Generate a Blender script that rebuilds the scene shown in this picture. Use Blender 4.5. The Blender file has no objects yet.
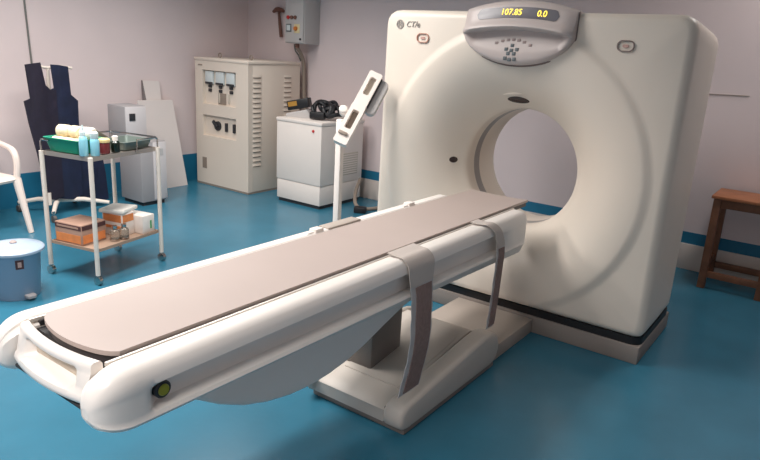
import bpy, bmesh, math, random
from mathutils import Vector, Matrix
random.seed(4)
PI = math.pi
C = bpy.context.scene.collection

# ------------------------------------------------------------------ materials
def srgb(r, g, b):
    f = lambda c: (c/255/12.92) if c/255 <= .04045 else ((c/255+.055)/1.055)**2.4
    return (f(r), f(g), f(b), 1)

def mat(name, col, rough=.5, metal=0, bump=0, bscale=200, var=0, vscale=6, coat=0, emit=None, estr=0, alpha=1, trans=0, spec=None):
    m = bpy.data.materials.new(name); m.use_nodes = True
    n = m.node_tree.nodes; l = m.node_tree.links
    b = n['Principled BSDF']
    b.inputs['Base Color'].default_value = col
    b.inputs['Roughness'].default_value = rough
    b.inputs['Metallic'].default_value = metal
    b.inputs['Coat Weight'].default_value = coat
    b.inputs['Coat Roughness'].default_value = .25
    if spec is not None: b.inputs['Specular IOR Level'].default_value = spec
    if trans: b.inputs['Transmission Weight'].default_value = trans
    if alpha < 1: b.inputs['Alpha'].default_value = alpha
    if emit:
        b.inputs['Emission Color'].default_value = emit; b.inputs['Emission Strength'].default_value = estr
    tc = n.new('ShaderNodeTexCoord')
    if var:
        t = n.new('ShaderNodeTexNoise'); t.inputs['Scale'].default_value = vscale; t.inputs['Detail'].default_value = 5
        l.new(tc.outputs['Object'], t.inputs['Vector'])
        r = n.new('ShaderNodeMapRange'); r.inputs['From Min'].default_value = .3; r.inputs['From Max'].default_value = .7
        r.inputs['To Min'].default_value = 1-var; r.inputs['To Max'].default_value = 1+var
        l.new(t.outputs['Fac'], r.inputs['Value'])
        mx = n.new('ShaderNodeMix'); mx.data_type = 'RGBA'; mx.blend_type = 'MULTIPLY'; mx.inputs['Factor'].default_value = 1
        mx.inputs['A'].default_value = col
        l.new(r.outputs['Result'], mx.inputs['B']); l.new(mx.outputs['Result'], b.inputs['Base Color'])
    if bump:
        t = n.new('ShaderNodeTexNoise'); t.inputs['Scale'].default_value = bscale; t.inputs['Detail'].default_value = 3
        l.new(tc.outputs['Object'], t.inputs['Vector'])
        bp = n.new('ShaderNodeBump'); bp.inputs['Strength'].default_value = bump; bp.inputs['Distance'].default_value = .01
        l.new(t.outputs['Fac'], bp.inputs['Height']); l.new(bp.outputs['Normal'], b.inputs['Normal'])
    return m

M = dict(
    wall=mat('wall_paint', srgb(224, 208, 207), .8, var=.02, vscale=2.5, bump=.05, bscale=60),
    ceiling=mat('ceiling_paint', srgb(225, 220, 216), .9, var=.02, vscale=2),
    stripe=mat('blue_wall_band', srgb(28, 112, 146), .5, var=.05, vscale=8),
    skirt=mat('white_skirting', srgb(214, 202, 194), .55, var=.03, vscale=9),
    floor=mat('blue_floor_paint', srgb(50, 113, 137), .26, var=.07, vscale=3.2, bump=.03, bscale=40),
    cream=mat('cream_gantry_plastic', srgb(229, 217, 203), .42, var=.01, vscale=3),
    table=mat('warm_white_table_plastic', srgb(244, 236, 229), .30, var=.01, vscale=3),
    console=mat('console_grey_plastic', srgb(198, 185, 180), .42, var=.01),
    plinthdark=mat('plinth_dark_grey', srgb(140, 130, 123), .55, var=.03),
    plinth=mat('plinth_grey_beige', srgb(176, 164, 154), .55, var=.03),
    black=mat('black_rubber', srgb(22, 22, 25), .5),
    display=mat('dark_display_window', srgb(112, 108, 114), .3),
    digits=mat('lit_yellow_digits', srgb(255, 226, 80), .5, emit=srgb(255, 220, 84), estr=1.3),
    button=mat('dark_button', srgb(104, 110, 112), .5),
    palebutton=mat('pale_brown_button', srgb(164, 146, 142), .5),
    ringred=mat('red_brown_ring', srgb(188, 140, 122), .5),
    ringgrey=mat('grey_brown_ring', srgb(134, 116, 110), .5),
    redmark=mat('pale_red_mark', srgb(206, 164, 152), .5),
    ink=mat('grey_ink', srgb(158, 150, 143), .6),
    glassring=mat('scan_window_grey', srgb(158, 152, 148), .35),
    sensor=mat('brown_sensor_window', srgb(58, 44, 42), .25),
    cradle=mat('cradle_grey_vinyl', srgb(182, 166, 159), .48, var=.015, vscale=5, bump=.02, bscale=300),
    cradleside=mat('cradle_edge_dark', srgb(66, 60, 62), .5),
    metal=mat('brushed_metal', srgb(214, 206, 198), .42, metal=.4),
    steel=mat('polished_steel', srgb(190, 186, 182), .2, metal=1),
    gap=mat('dark_gap_plastic', srgb(50, 48, 50), .6),
    pocket=mat('handle_pocket_beige', srgb(214, 198, 178), .5),
    yellow=mat('green_yellow_button', srgb(150, 150, 40), .35),
    column=mat('column_grey', srgb(128, 121, 116), .5),
    pedestal=mat('pedestal_cream', srgb(206, 196, 186), .45, var=.01),
    strap=mat('strap_beige_webbing', srgb(204, 192, 184), .7, bump=.15, bscale=500),
    velcro=mat('strap_brown_velcro', srgb(146, 122, 116), .9, bump=.3, bscale=400, var=.12, vscale=60),
    strapedge=mat('strap_clear_edge', srgb(196, 190, 188), .3, bump=.2, bscale=120),
    cabinet=mat('cream_painted_steel', srgb(222, 209, 195), .5, var=.012, vscale=3),
    cabshade=mat('cabinet_recess_grey', srgb(196, 186, 172), .55),
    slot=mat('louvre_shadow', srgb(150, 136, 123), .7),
    white=mat('white_painted_steel', srgb(232, 222, 214), .45, var=.012),
    meter=mat('meter_face', srgb(206, 214, 214), .25),
    dark=mat('dark_plastic', srgb(44, 44, 48), .45),
    boxgrey=mat('grey_switch_box', srgb(190, 186, 184), .45, var=.02),
    brown=mat('brown_handle', srgb(116, 78, 66), .55),
    conduit=mat('conduit_grey', srgb(142, 128, 116), .6),
    redlamp=mat('red_lamp', srgb(196, 40, 40), .35),
    orange=mat('orange_knob', srgb(206, 120, 50), .45),
    ivory=mat('ivory_label', srgb(222, 206, 160), .6),
    navy=mat('navy_vinyl', srgb(20, 28, 54), .55, bump=.25, bscale=18, var=.25, vscale=9),
    purple=mat('dark_purple_vinyl', srgb(28, 22, 40), .55, bump=.25, bscale=18, var=.25, vscale=9),
    tube=mat('trolley_enamel', srgb(228, 216, 204), .4),
    shelf=mat('shelf_steel', srgb(176, 166, 158), .32, metal=.55),
    shelfwood=mat('shelf_liner_brown', srgb(168, 140, 120), .6, var=.05),
    wheel=mat('grey_wheel', srgb(90, 84, 80), .4),
    green=mat('green_plastic', srgb(16, 140, 112), .4),
    gauze=mat('cream_gauze', srgb(236, 218, 184), .9, bump=.5, bscale=120, var=.08, vscale=40),
    whitegauze=mat('white_gauze', srgb(240, 236, 228), .9, bump=.5, bscale=120),
    bluebottle=mat('pale_blue_plastic', srgb(140, 202, 218), .3),
    palecap=mat('pale_cap', srgb(206, 222, 222), .4),
    jar=mat('brown_red_jar', srgb(96, 34, 38), .25),
    jarlid=mat('cream_lid', srgb(228, 200, 140), .5),
    darkbottle=mat('dark_green_bottle', srgb(22, 34, 26), .2),
    olive=mat('olive_cloth', srgb(92, 88, 76), .85, bump=.3, bscale=60),
    tray=mat('grey_green_tray', srgb(116, 128, 122), .35, metal=.3),
    carton=mat('brown_carton', srgb(176, 140, 122), .75, var=.05),
    cartonorange=mat('orange_print', srgb(226, 138, 80), .7, var=.1, vscale=30),
    cartondark=mat('dark_brown_print', srgb(84, 52, 52), .7),
    paper=mat('white_card', srgb(236, 226, 218), .75, var=.03, vscale=20),
    greenmark=mat('green_print', srgb(70, 160, 90), .6),
    glass=mat('clear_glass', srgb(216, 208, 196), .06, trans=.85),
    tower=mat('grey_case', srgb(158, 154, 155), .5),
    towerlight=mat('light_grey_case', srgb(206, 200, 200), .5),
    board=mat('white_board', srgb(226, 216, 212), .6, var=.01),
    boardedge=mat('board_edge_grey', srgb(120, 112, 112), .7),
    chair=mat('white_chair_plastic', srgb(232, 216, 206), .4),
    bin=mat('pale_blue_bin_plastic', srgb(134, 154, 176), .35),
    binlid=mat('pale_blue_lid_plastic', srgb(164, 180, 198), .3),
    wood=mat('brown_wood', srgb(120, 78, 54), .5, var=.18, vscale=14),
    woodtop=mat('orange_brown_wood', srgb(168, 106, 70), .45, var=.12, vscale=14),
    cable=mat('black_cable', srgb(24, 24, 28), .45),
    label=mat('yellow_label', srgb(170, 124, 46), .6),
    greycable=mat('grey_cable', srgb(112, 112, 108), .6),
)

# ------------------------------------------------------------------ mesh helpers
def join(*bms):
    out = bmesh.new()
    for b in bms:
        me = bpy.data.meshes.new('tmp'); b.to_mesh(me); b.free(); out.from_mesh(me); bpy.data.meshes.remove(me)
    return out

def box(x0, x1, y0, y1, z0, z1, bev=0, seg=2):
    bm = bmesh.new(); bmesh.ops.create_cube(bm, size=1)
    for v in bm.verts:
        v.co = Vector(((x0+x1)/2+v.co.x*(x1-x0), (y0+y1)/2+v.co.y*(y1-y0), (z0+z1)/2+v.co.z*(z1-z0)))
    if bev: bmesh.ops.bevel(bm, geom=bm.edges[:], offset=bev, segments=seg, profile=.5, affect='EDGES')
    return bm

def loft(secs, closed=True, cap=True):
    bm = bmesh.new(); R = [[bm.verts.new(p) for p in s] for s in secs]
    n = len(secs[0])
    for a, b in zip(R, R[1:]):
        for i in range(n if closed else n-1):
            j = (i+1) % n
            bm.faces.new((a[i], a[j], b[j], b[i]))
    if cap and closed:
        bm.faces.new(R[0][::-1]); bm.faces.new(R[-1])
    bmesh.ops.recalc_face_normals(bm, faces=bm.faces[:])
    return bm

def lathe(prof, c=(0, 0, 0), seg=32, cap=True, axis='Z'):
    secs = []
    for r, z in prof:
        s = []
        for i in range(seg):
            a = 2*PI*i/seg
            p = (r*math.cos(a), r*math.sin(a), z)
            if axis == 'Y': p = (p[0], z, p[1])
            if axis == 'X': p = (z, p[0], p[1])
            s.append((c[0]+p[0], c[1]+p[1], c[2]+p[2]))
        secs.append(s)
    return loft(secs, True, cap)

def tube(pts, r, seg=10, closed=False):
    P = [Vector(p) for p in pts]; secs = []
    up = None; n = len(P)
    for i, p in enumerate(P):
        if closed: t = P[(i+1) % n]-P[i-1]
        else: t = P[min(i+1, n-1)]-P[max(i-1, 0)]
        t.normalize()
        if up is None:
            up = Vector((0, 0, 1)) if abs(t.z) < .9 else Vector((1, 0, 0))
        s = t.cross(up).normalized(); up = s.cross(t).normalized()
        rr = r[i] if isinstance(r, (list, tuple)) else r
        secs.append([p+rr*(math.cos(2*PI*k/seg)*s+math.sin(2*PI*k/seg)*up) for k in range(seg)])
    if closed: secs.append(secs[0])
    bm = loft(secs, True, not closed)
    if closed: bmesh.ops.remove_doubles(bm, verts=bm.verts[:], dist=1e-6)
    return bm

def smooth_path(pts, k=6):
    P = [Vector(p) for p in pts]; out = []
    for i in range(len(P)-1):
        a, b, c, d = P[max(i-1, 0)], P[i], P[i+1], P[min(i+2, len(P)-1)]
        for j in range(k):
            t = j/k
            out.append(.5*((2*b)+(c-a)*t+(2*a-5*b+4*c-d)*t*t+(-a+3*b-3*c+d)*t**3))
    return out+[P[-1]]

def prism(poly, ax, a, b, bev=0, seg=3):
    """poly: 2-D points; ax 'X' -> poly is (y,z), extruded x a..b ; 'Y' -> (x,z) ; 'Z' -> (x,y)"""
    def P(p, t):
        return {'X': (t, p[0], p[1]), 'Y': (p[0], t, p[1]), 'Z': (p[0], p[1], t)}[ax]
    bm = loft([[P(p, a) for p in poly], [P(p, b) for p in poly]])
    if bev:
        ed = [e for e in bm.edges if len({round((v.co['XYZ'.index(ax)]-a)/(b-a)) for v in e.verts}) == 1]
        bmesh.ops.bevel(bm, geom=ed, offset=bev, segments=seg, profile=.5, affect='EDGES')
    return bm

def rrect(x0, x1, y0, y1, r, k=6):
    out = []
    for cx, cy, a0 in ((x1-r, y1-r, 0), (x0+r, y1-r, PI/2), (x0+r, y0+r, PI), (x1-r, y0+r, 1.5*PI)):
        for i in range(k+1):
            a = a0+PI/2*i/k; out.append((cx+r*math.cos(a), cy+r*math.sin(a)))
    return out

def xf(bm, mtx):
    bmesh.ops.transform(bm, matrix=mtx, verts=bm.verts[:]); return bm

def obj(name, bm, m, parent=None, ang=35, world=True, label=None):
    """one mesh object; world=True: bm is in world coordinates, shifted to the (unrotated) parent's origin"""
    if parent is not None and world:
        p = parent
        while p.parent: p = p.parent
        bmesh.ops.translate(bm, vec=-Vector(p.location), verts=bm.verts[:])
    me = bpy.data.meshes.new(name); bm.to_mesh(me); bm.free()
    me.materials.append(m)
    me.polygons.foreach_set('use_smooth', [True]*len(me.polygons))
    me.set_sharp_from_angle(angle=math.radians(ang))
    o = bpy.data.objects.new(name, me); C.objects.link(o)
    if parent is not None: o.parent = parent
    if label: o['label'] = label
    return o

def tag(o, label, cat, group=None, kind=None):
    o['label'] = label; o['category'] = cat
    if group: o['group'] = group
    if kind: o['kind'] = kind
    return o

def thing(name, label, cat, loc=(0, 0, 0), rz=0, group=None):
    o = bpy.data.objects.new(name, None); o.empty_display_size = .05; C.objects.link(o)
    o.location = loc; o.rotation_euler = (0, 0, rz)
    return tag(o, label, cat, group)

def single(name, bm, m, label, cat, loc=(0, 0, 0), group=None, ang=35):
    """one-mesh thing given in world coordinates, origin moved to loc"""
    bmesh.ops.translate(bm, vec=-Vector(loc), verts=bm.verts[:])
    o = obj(name, bm, m, None, ang); o.location = loc
    return tag(o, label, cat, group)

def struct(name, bm, m, label, cat, ang=35):
    o = obj(name, bm, m, None, ang)
    return tag(o, label, cat, None, 'structure')

def text_bm(s, size, depth, mtx, shear=0, bold=0):
    cu = bpy.data.curves.new('t', 'FONT'); cu.body = s; cu.size = size; cu.extrude = depth; cu.shear = shear
    cu.offset = bold; cu.align_x = 'CENTER'; cu.align_y = 'CENTER'; cu.resolution_u = 4
    o = bpy.data.objects.new('t', cu); C.objects.link(o)
    dg = bpy.context.evaluated_depsgraph_get()
    me = bpy.data.meshes.new_from_object(o.evaluated_get(dg))
    bm = bmesh.new(); bm.from_mesh(me)
    bpy.data.objects.remove(o); bpy.data.curves.remove(cu); bpy.data.meshes.remove(me)
    return xf(bm, mtx)

FRONT = lambda x, y, z: Matrix.Translation((x, y, z)) @ Matrix.Rotation(PI/2, 4, 'X')   # text plane facing -Y

# ------------------------------------------------------------------ room
BX, BY = -5.85, 5.366
H = 2.95
struct('floor', box(-6.05, 1.9, -2.2, BY+.2, -.1, 0), M['floor'], 'blue painted floor of the scanner room', 'floor')
struct('ceiling', box(-6.05, 1.9, -2.2, BY+.2, H, H+.1), M['ceiling'], 'white ceiling above the scanner room', 'ceiling')
struct('wall_back', box(-6.05, 1.9, BY, BY+.2, 0, H), M['wall'], 'pale pinkish grey wall behind the scanner', 'wall')
struct('wall_left', box(-6.05, BX, -2.2, BY, 0, H), M['wall'], 'pale pinkish grey wall left of the cream power cabinet', 'wall')
struct('wall_right', box(1.7, 1.9, -2.2, BY, 0, H), M['wall'], 'pale wall on the right side outside the view', 'wall')
struct('wall_front', box(-6.05, 1.9, -2.4, -2.2, 0, H), M['wall'], 'pale wall behind the viewer', 'wall')
struct('trim_1', box(BX, 1.7, BY-.006, BY, .203, .297), M['stripe'], 'blue band along the back wall above the skirting', 'wall band')
struct('trim_2', box(BX, BX+.006, -2.2, BY-.006, 0, .297), M['stripe'], 'blue band at the foot of the left wall', 'wall band')
struct('baseboard_back', box(BX+.006, 1.7, BY-.02, BY, 0, .205, .003), M['skirt'], 'white skirting at the foot of the back wall', 'skirting')

single('wall_wire', tube([(-.90, BY-.004, 1.353), (-.78, BY-.004, 1.357), (-.63, BY-.004, 1.361)], .003, 6), M['slot'],
       'thin dark wire running level on the wall above the wooden stool', 'wire', (-.78, BY-.004, 1.357))
single('wall_cable', tube([(BX+.006, 2.835, 2.9), (BX+.006, 2.845, 1.75), (BX+.006, 2.855, 1.4), (BX+.006, 2.862, 1.2)], .008, 8), M['greycable'],
       'thin dark cable running down the left wall to the lead apron', 'cable', (BX+.006, 2.86, 1.2))

# ------------------------------------------------------------------ CT gantry
GC = (-1.552, .9)
GX0, GX1, GZ0, GZ1 = -2.437, -.655, .135, 1.778
def sdf(x, z):
    cx, cz, hx, hz = (GX0+GX1)/2, (GZ0+GZ1)/2, (GX1-GX0)/2, (GZ1-GZ0)/2
    r = .085 if z > cz else .05
    qx, qz = abs(x-cx)-hx+r, abs(z-cz)-hz+r
    return math.hypot(max(qx, 0), max(qz, 0))+min(max(qx, qz), 0)-r
def bound(a, inset):
    lo, hi = .3, 1.6
    for _ in range(34):
        m = (lo+hi)/2
        if sdf(GC[0]+m*math.cos(a), GC[1]+m*math.sin(a)) < -inset: lo = m
        else: hi = m
    return lo
def face_y(r):
    if r >= .83: return 3.35
    if r >= .765:
        t = (r-.765)/.065
        return 3.330+.020*(t*t*(3-2*t))
    if r >= .375:
        t = (.765-r)/.39
        return 3.330+.232*t**2.2
    return 3.57
gantry = thing('ct_scanner_gantry', 'large cream CT scanner gantry with a round bore and grey control console on top', 'CT scanner', (-1.552, 3.68, 0))
rings = []
N = 240
A = [2*PI*i/N for i in range(N)]
def ring_r(r, y): return [(GC[0]+r*math.cos(a), y, GC[1]+r*math.sin(a)) for a in A]
def top_drop(z, y): return z-.045*max(0, min(1, (y-3.4)/.6))*max(0, min(1, (z-1.0)/.6))
def ring_b(ins, y):
    out = []
    for a in A:
        b = bound(a, ins); out.append((GC[0]+b*math.cos(a), y, top_drop(GC[1]+b*math.sin(a), y)))
    return out
R = .35
for r, y in ((R, 3.93), (R, 3.84), (R, 3.737), (R+.004, 3.736), (R+.004, 3.689), (R, 3.688), (R, 3.62), (R+.002, 3.60), (R+.008, 3.578)): rings.append(ring_r(r, y))
rs = [.375+(.765-.375)*i/16 for i in range(17)]+[.775, .785, .795, .805, .815, .83]
for k, r in enumerate(rs):
    s = []
    for a in A:
        q = min(r, bound(a, .052)-(len(rs)-k)*.0004)
        s.append((GC[0]+q*math.cos(a), face_y(q) if r < .83 or q < .83 else 3.35, GC[1]+q*math.sin(a)))
    rings.append(s)
yb = lambda a, ins: face_y(bound(a, ins))
s = []
for a in A:
    b = bound(a, .045); s.append((GC[0]+b*math.cos(a), face_y(b), GC[1]+b*math.sin(a)))
rings.append(s)
s = []
for a in A:
    b = bound(a, .026); s.append((GC[0]+b*math.cos(a), face_y(b)+.006, GC[1]+b*math.sin(a)))
rings.append(s)
for ins, y in ((.010, 3.372), (.002, 3.395), (0, 3.42), (0, 3.6), (.002, 3.8), (.004, 3.95), (.012, 3.99), (.03, 4.012), (.06, 4.02)): rings.append(ring_b(ins, y))
for r, y in ((.62, 4.02), (.44, 4.02), (.40, 4.01), (.36, 3.97)): rings.append(ring_r(r, y))
rings.append(rings[0])
bm = loft(rings, True, False); bmesh.ops.remove_doubles(bm, verts=bm.verts[:], dist=1e-5)
bmesh.ops.recalc_face_normals(bm, faces=bm.faces[:])
obj('gantry_cover', bm, M['cream'], gantry, 40)
obj('scan_window', lathe([(R-.0005, 3.672), (R-.0005, 3.742), (R+.006, 3.742), (R+.006, 3.672), (R-.0005, 3.672)], (GC[0], 0, GC[1]), 96, False, 'Y'), M['glassring'], gantry)
# skirt band + plinth
pl = rrect(GX0+.012, GX1-.008, 3.362, 4.005, .06, 6)
obj('rubber_skirt', prism(pl, 'Z', .098, .142), M['black'], gantry)
obj('plinth', box(GX0+.005, -.66, 3.35, 4.02, 0, .10, .006), M['plinthdark'], gantry)

# control console
CXC, CW = -1.537, .313
zt = lambda u: 1.786+.048*(1-u*u)
zb = lambda u: 1.640-.144*(max(0, 1-u*u))**.62
zr = lambda u: 1.664+.034*(1-u*u)
def con_section(u):
    w = 1-.35*max(0, (abs(u)-.8)/.2)**2
    rec = max(0, min(1, (1-abs(u))/.22)); rec = rec*rec*(3-2*rec)
    t, b, r = zt(u), zb(u), zr(u)
    m = (t+r)/2
    low = r-.014; span = low-b
    P = [(-.10, t-.012), (-.02, t), (.012, t-.003), (.034, t-.014), (.046, t-.034), (.056, m-.004), (.076, r+.020), (.092, r+.008), (.094, r-.002), (.086, r-.011), (.078-.056*rec, low-span*.03),
         (.078-.058*rec, low-span*.10), (.072-.036*rec, low-span*.35), (.066-.016*rec, low-span*.6), (.058-.004*rec, low-span*.82), (.046, low-span*.93), (.026, low-span*.99), (-.02, b), (-.06, b)]
    return [(d*w if d > 0 else d, z) for d, z in P]
def con_d(u, z):
    S = con_section(u)
    for (d0, z0), (d1, z1) in zip(S, S[1:]):
        if z1 <= z <= z0 and z0 > z1 and d1 > -.01: return d0+(d1-d0)*(z0-z)/(z0-z1)
    return .05
def con_pt(u, z, off=0): return (CXC+CW*u, 3.35-con_d(u, z)-off, z)
secs = []
us = [-1+2*i/64 for i in range(65)]
secs.append([(CXC-CW*1.004, 3.36+.05*(i/18), z) for i, (d, z) in enumerate(con_section(-1))])
for u in us: secs.append([(CXC+CW*u, 3.35-d, z) for d, z in con_section(u)])
secs.append([(CXC+CW*1.004, 3.36+.05*(i/18), z) for i, (d, z) in enumerate(con_section(1))])
console = obj('control_console', loft(secs, True, True), M['console'], gantry, 50)
# dark shadow-gap seam round the console
seam = [(CXC-CW*1.006, 3.352, zt(1)-.01), (CXC-CW*1.006, 3.348, zb(1)+.002)]+[(CXC+CW*u*1.006, 3.346, zb(u)-.003) for u in us[1:-1]]+[(CXC+CW*1.006, 3.348, zb(1)+.002), (CXC+CW*1.006, 3.352, zt(1)-.01)]
obj('console_seam', tube(seam, .005, 6), M['ringgrey'], console)
# display window
dc = lambda u: 1.736+.032*(1-u*u)
secs = []
for i in range(41):
    u = -.745+1.49*i/40
    e = max(0, (abs(u)-.665)/.08); hh = .028*math.sqrt(max(.001, 1-e*e))
    secs.append([con_pt(u, dc(u)+hh*(1-2*j/6), .0025) for j in range(7)])
bm = loft(secs, False, False)
if bm.faces[0].normal.y > 0: bmesh.ops.reverse_faces(bm, faces=bm.faces[:])
g = bmesh.ops.extrude_face_region(bm, geom=bm.faces[:])
bmesh.ops.translate(bm, vec=(0, .006, 0), verts=[v for v in g['geom'] if isinstance(v, bmesh.types.BMVert)])
bmesh.ops.recalc_face_normals(bm, faces=bm.faces[:])
disp = obj('display_window', bm, M['display'], console)
for s, u, w in (('107.85', -.10, 1), ('0.0', .45, 1)):
    p = con_pt(u, dc(u), .0045); tilt = math.atan2(con_d(u, dc(u)-.015)-con_d(u, dc(u)+.015), .03)
    mt = Matrix.Translation(p) @ Matrix.Rotation(PI/2-tilt, 4, 'X') @ Matrix.Rotation(-.1*(u+.1), 4, 'Z')
    obj('digits', text_bm(s, .046, .0006, mt @ Matrix.Diagonal((.98, 1, 1, 1)), 0, .0003), M['digits'], disp)
# buttons
def pxbtn(px, py, w, h, m, name='button'):
    u = (px-515.5)/55.5; z = 1.823-(py-1)*.00503
    p = con_pt(u, z, .001)
    obj(name, box(p[0]-w/2, p[0]+w/2, p[1]-.003, p[1]+.004, z-h/2, z+h/2, .0025), m, console)
for px, py in ((496, 43.5), (502, 41.2), (507.5, 40), (513, 39.5), (518.5, 40), (524.5, 41.5), (531, 44.5)):
    pxbtn(px, py, .019, .015, M['palebutton'])
for px, py in ((513, 45.5), (507.5, 49.5), (513, 50.5), (518.5, 49.5), (510, 53.8), (516, 53.8), (507.5, 59), (512, 60), (517, 59.5)):
    pxbtn(px, py, .020, .019, M['button'])

# oval emergency buttons, emblem, lettering
def oval(cx, cz, m1, lab):
    o = rrect(cx-.042, cx+.042, cz-.027, cz+.027, .025, 8); i = rrect(cx-.037, cx+.037, cz-.022, cz+.022, .0205, 8)
    bm = loft([[(x, 3.352, z) for x, z in o], [(x, 3.342, z) for x, z in o], [(x, 3.342, z) for x, z in i], [(x, 3.352, z) for x, z in i]], True, False)
    p = obj('oval_button_frame', bm, m1, gantry, label=lab)
    obj('button', prism(rrect(cx-.015, cx+.015, cz-.007, cz+.007, .0068, 6), 'Y', 3.344, 3.352), M['redmark'], p)
oval(-2.148, 1.618, M['ringred'], 'reddish oval button frame')
oval(-.968, 1.623, M['ringgrey'], 'grey brown oval button frame')
e = obj('round_emblem', join(lathe([(.026, 3.351), (.026, 3.3455), (.019, 3.3455), (.019, 3.351)], (-2.318, 0, 1.692), 32, False, 'Y'),
        text_bm('GE', .026, .001, FRONT(-2.318, 3.3475, 1.692), .3, .0012),
        *[lathe([(.0001, 3.3455), (.006, 3.3465), (.007, 3.351)], (-2.318+.0155*math.cos(k*PI/2+.8), 0, 1.692+.0155*math.sin(k*PI/2+.8)), 10, False, 'Y') for k in range(4)]), M['ink'], gantry)
obj('model_lettering', text_bm('CT/e', .047, .001, FRONT(-2.225, 3.3475, 1.692), .25, .0002), M['ink'], gantry)

# funnel details
def funnel_disc(name, ang, r, ru, rv, m, parent=gantry, rot=0, off=.002, th=.006):
    cx, cz = GC[0]+r*math.cos(ang), GC[1]+r*math.sin(ang)
    y = face_y(r); sl = (face_y(r+.01)-face_y(r-.01))/.02
    nrm = Vector((sl*math.cos(ang), -1, sl*math.sin(ang))).normalized()
    tang = Vector((-math.sin(ang), 0, math.cos(ang)))
    rad = nrm.cross(tang)
    mt = Matrix((tang, rad, nrm)).transposed().to_4x4(); mt.translation = Vector((cx, y, cz))+nrm*off
    bm = loft([[(ru*math.cos(2*PI*i/28)*k, rv*math.sin(2*PI*i/28)*k, z) for i in range(28)] for k, z in ((1, -th), (1, 0), (.85, .002))])
    return obj(name, xf(bm, mt @ Matrix.Rotation(rot, 4, 'Z')), m, parent)
funnel_disc('sensor_window', PI+.0, .413, .019, .028, M['sensor'])
lw = funnel_disc('laser_window', PI/2+.06, .405, .066, .027, M['sensor'], rot=-.12, off=.004)
funnel_disc('laser_hood', PI/2+.11, .438, .058, .012, M['cream'], off=.004, th=.01)

# ------------------------------------------------------------------ patient table
TX = -1.543
table = thing('patient_table', 'long white CT patient table reaching into the scanner bore, grey cradle on top', 'CT table', (TX, 2.0, 0))
Y0, Y1 = .695, 3.10
def sm(a, b, x):
    t = max(0, min(1, (x-a)/(b-a))); return t*t*(3-2*t)
def rail_section(Y, s):
    zbm = .612-.030*(Y-.7)
    g = sm(.825, .875, Y)*(1-sm(2.74, 2.88, Y))
    zg1, zg0 = .708, .640-.012*(Y-.8)
    P = [(.180, zbm+.03), (.178, .70), (.178, .748), (.190, .757), (.199, .758), (.200, .768), (.207, .773), (.246, .773), (.262, .767), (.274, .755), (.281, .736), (.2835, zg1+.008),
         (.2825-.010*g, zg1), (.2825-.036*g, zg1-.010), (.2825-.040*g, (zg1+zg0)/2), (.2825-.034*g, zg0+.008), (.2825-.002*g, zg0-.002), (.286, zg0-.012),
         (.280, zg0-.022), (.266, zbm+.010), (.245, zbm-.004), (.215, zbm), (.190, zbm+.012)]
    oc, zc = .225, .675
    out = []
    for o, z in P:
        # nose rounding at the foot end
        so = s if o > oc else s**.6
        out.append((oc+(o-oc)*so, zc+(z-zc)*s))
    return out
ys = [Y0+.11*(1-math.cos(PI/2*i/14)) for i in range(15)]
ys[0] = Y0+.0015
yy = ys+[.815, .825, .835, .845, .855, .865, .875, .90, .95]+[1.0+i*.1 for i in range(17)]+[2.70, 2.74, 2.78, 2.82, 2.88, 2.95, 3.03, 3.07, 3.085, 3.094, Y1]
def nose(Y):
    s = 1
    if Y < Y0+.11: s = max(.0004, 1-((Y0+.11-Y)/.11)**2.3)**(1/2.3)
    if Y > 3.07: s = 1-.07*((Y-3.07)/.03)**2
    return max(s, .06)
for sgn, lab in ((1, None), (-1, None)):
    secs = []
    for Y in yy:
        secs.append([(TX+sgn*o, Y, z) for o, z in rail_section(Y, nose(Y))])
    obj('side_cover', loft(secs), M['table'], table, 34)
# round push button at the start of the groove on the right
def side_disc(y, z, r, x, m, name, parent, th=.008):
    return obj(name, lathe([(r, -.02), (r, th-.003), (r*.85, th), (.001, th)], (x, y, z), 28, True, 'X'), m, parent)
ob = side_disc(.880, .682, .024, TX+.2595, M['dark'], 'button_bezel', table, .012)
side_disc(.880, .682, .016, TX+.2655, M['yellow'], 'push_button', ob, .010)
# under tray between the rails
obj('undertray', prism([(.76, .64), (.78, .60), (3.08, .515), (3.08, .70), (.80, .70), (.76, .68)], 'X', TX-.19, TX+.19), M['plinth'], table)
obj('cradle_well', box(TX-.177, TX+.177, .79, 3.09, .70, .741), M['gap'], table)
# foot panel with a handle pocket (front wall with a recess)
def foot_panel():
    X0, X1 = TX-.176, TX+.176
    us_ = [-1+2*i/28 for i in range(29)]
    prof = lambda u: .702+.022*u*u   # plan bow
    secs = []
    for u in us_:
        x = TX+.176*u; y = prof(u)
        p = max(0, min(1, (.74-abs(u))/.10)); p = p*p*(3-2*p)
        # from the bottom back, up the face, in and out of the pocket, over the top bar
        S = [(.80, .658), (y+.026, .658), (y+.010, .661), (y, .671), (y-.002, .682), (y+.002, .692), (y+.008+.030*p, .699), (y+.010+.046*p, .710), (y+.014+.044*p, .730),
             (y+.018+.032*p, .742), (y+.020+.006*p, .748), (y+.020, .758), (y+.023, .768), (y+.030, .773), (y+.046, .772), (y+.052, .764), (y+.053, .72), (.80, .70)]
        S = [(a if a < .79 else .86, b) for a, b in S]
        secs.append([(x, a, b) for a, b in S])
    return loft(secs)
fp = obj('foot_panel', foot_panel(), M['table'], table, 50)
obj('handle_pocket', box(TX-.11, TX+.11, .752, .772, .705, .738, .004), M['pocket'], fp)
obj('bumper_strip', box(TX-.178, TX+.178, .722, .75, .647, .659, .005), M['gap'], table)
# metal runners beside the cradle
for sgn in (1, -1):
    x = TX+sgn*.1885
    obj('runner_channel', box(x-.0115, x+.0115, .80, 3.10, .745, .7600), M['gap'], table)
    obj('runner', box(x-.0045, x+.0045, .775, 3.12, .757, .770, .002), M['metal'], table)
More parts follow.
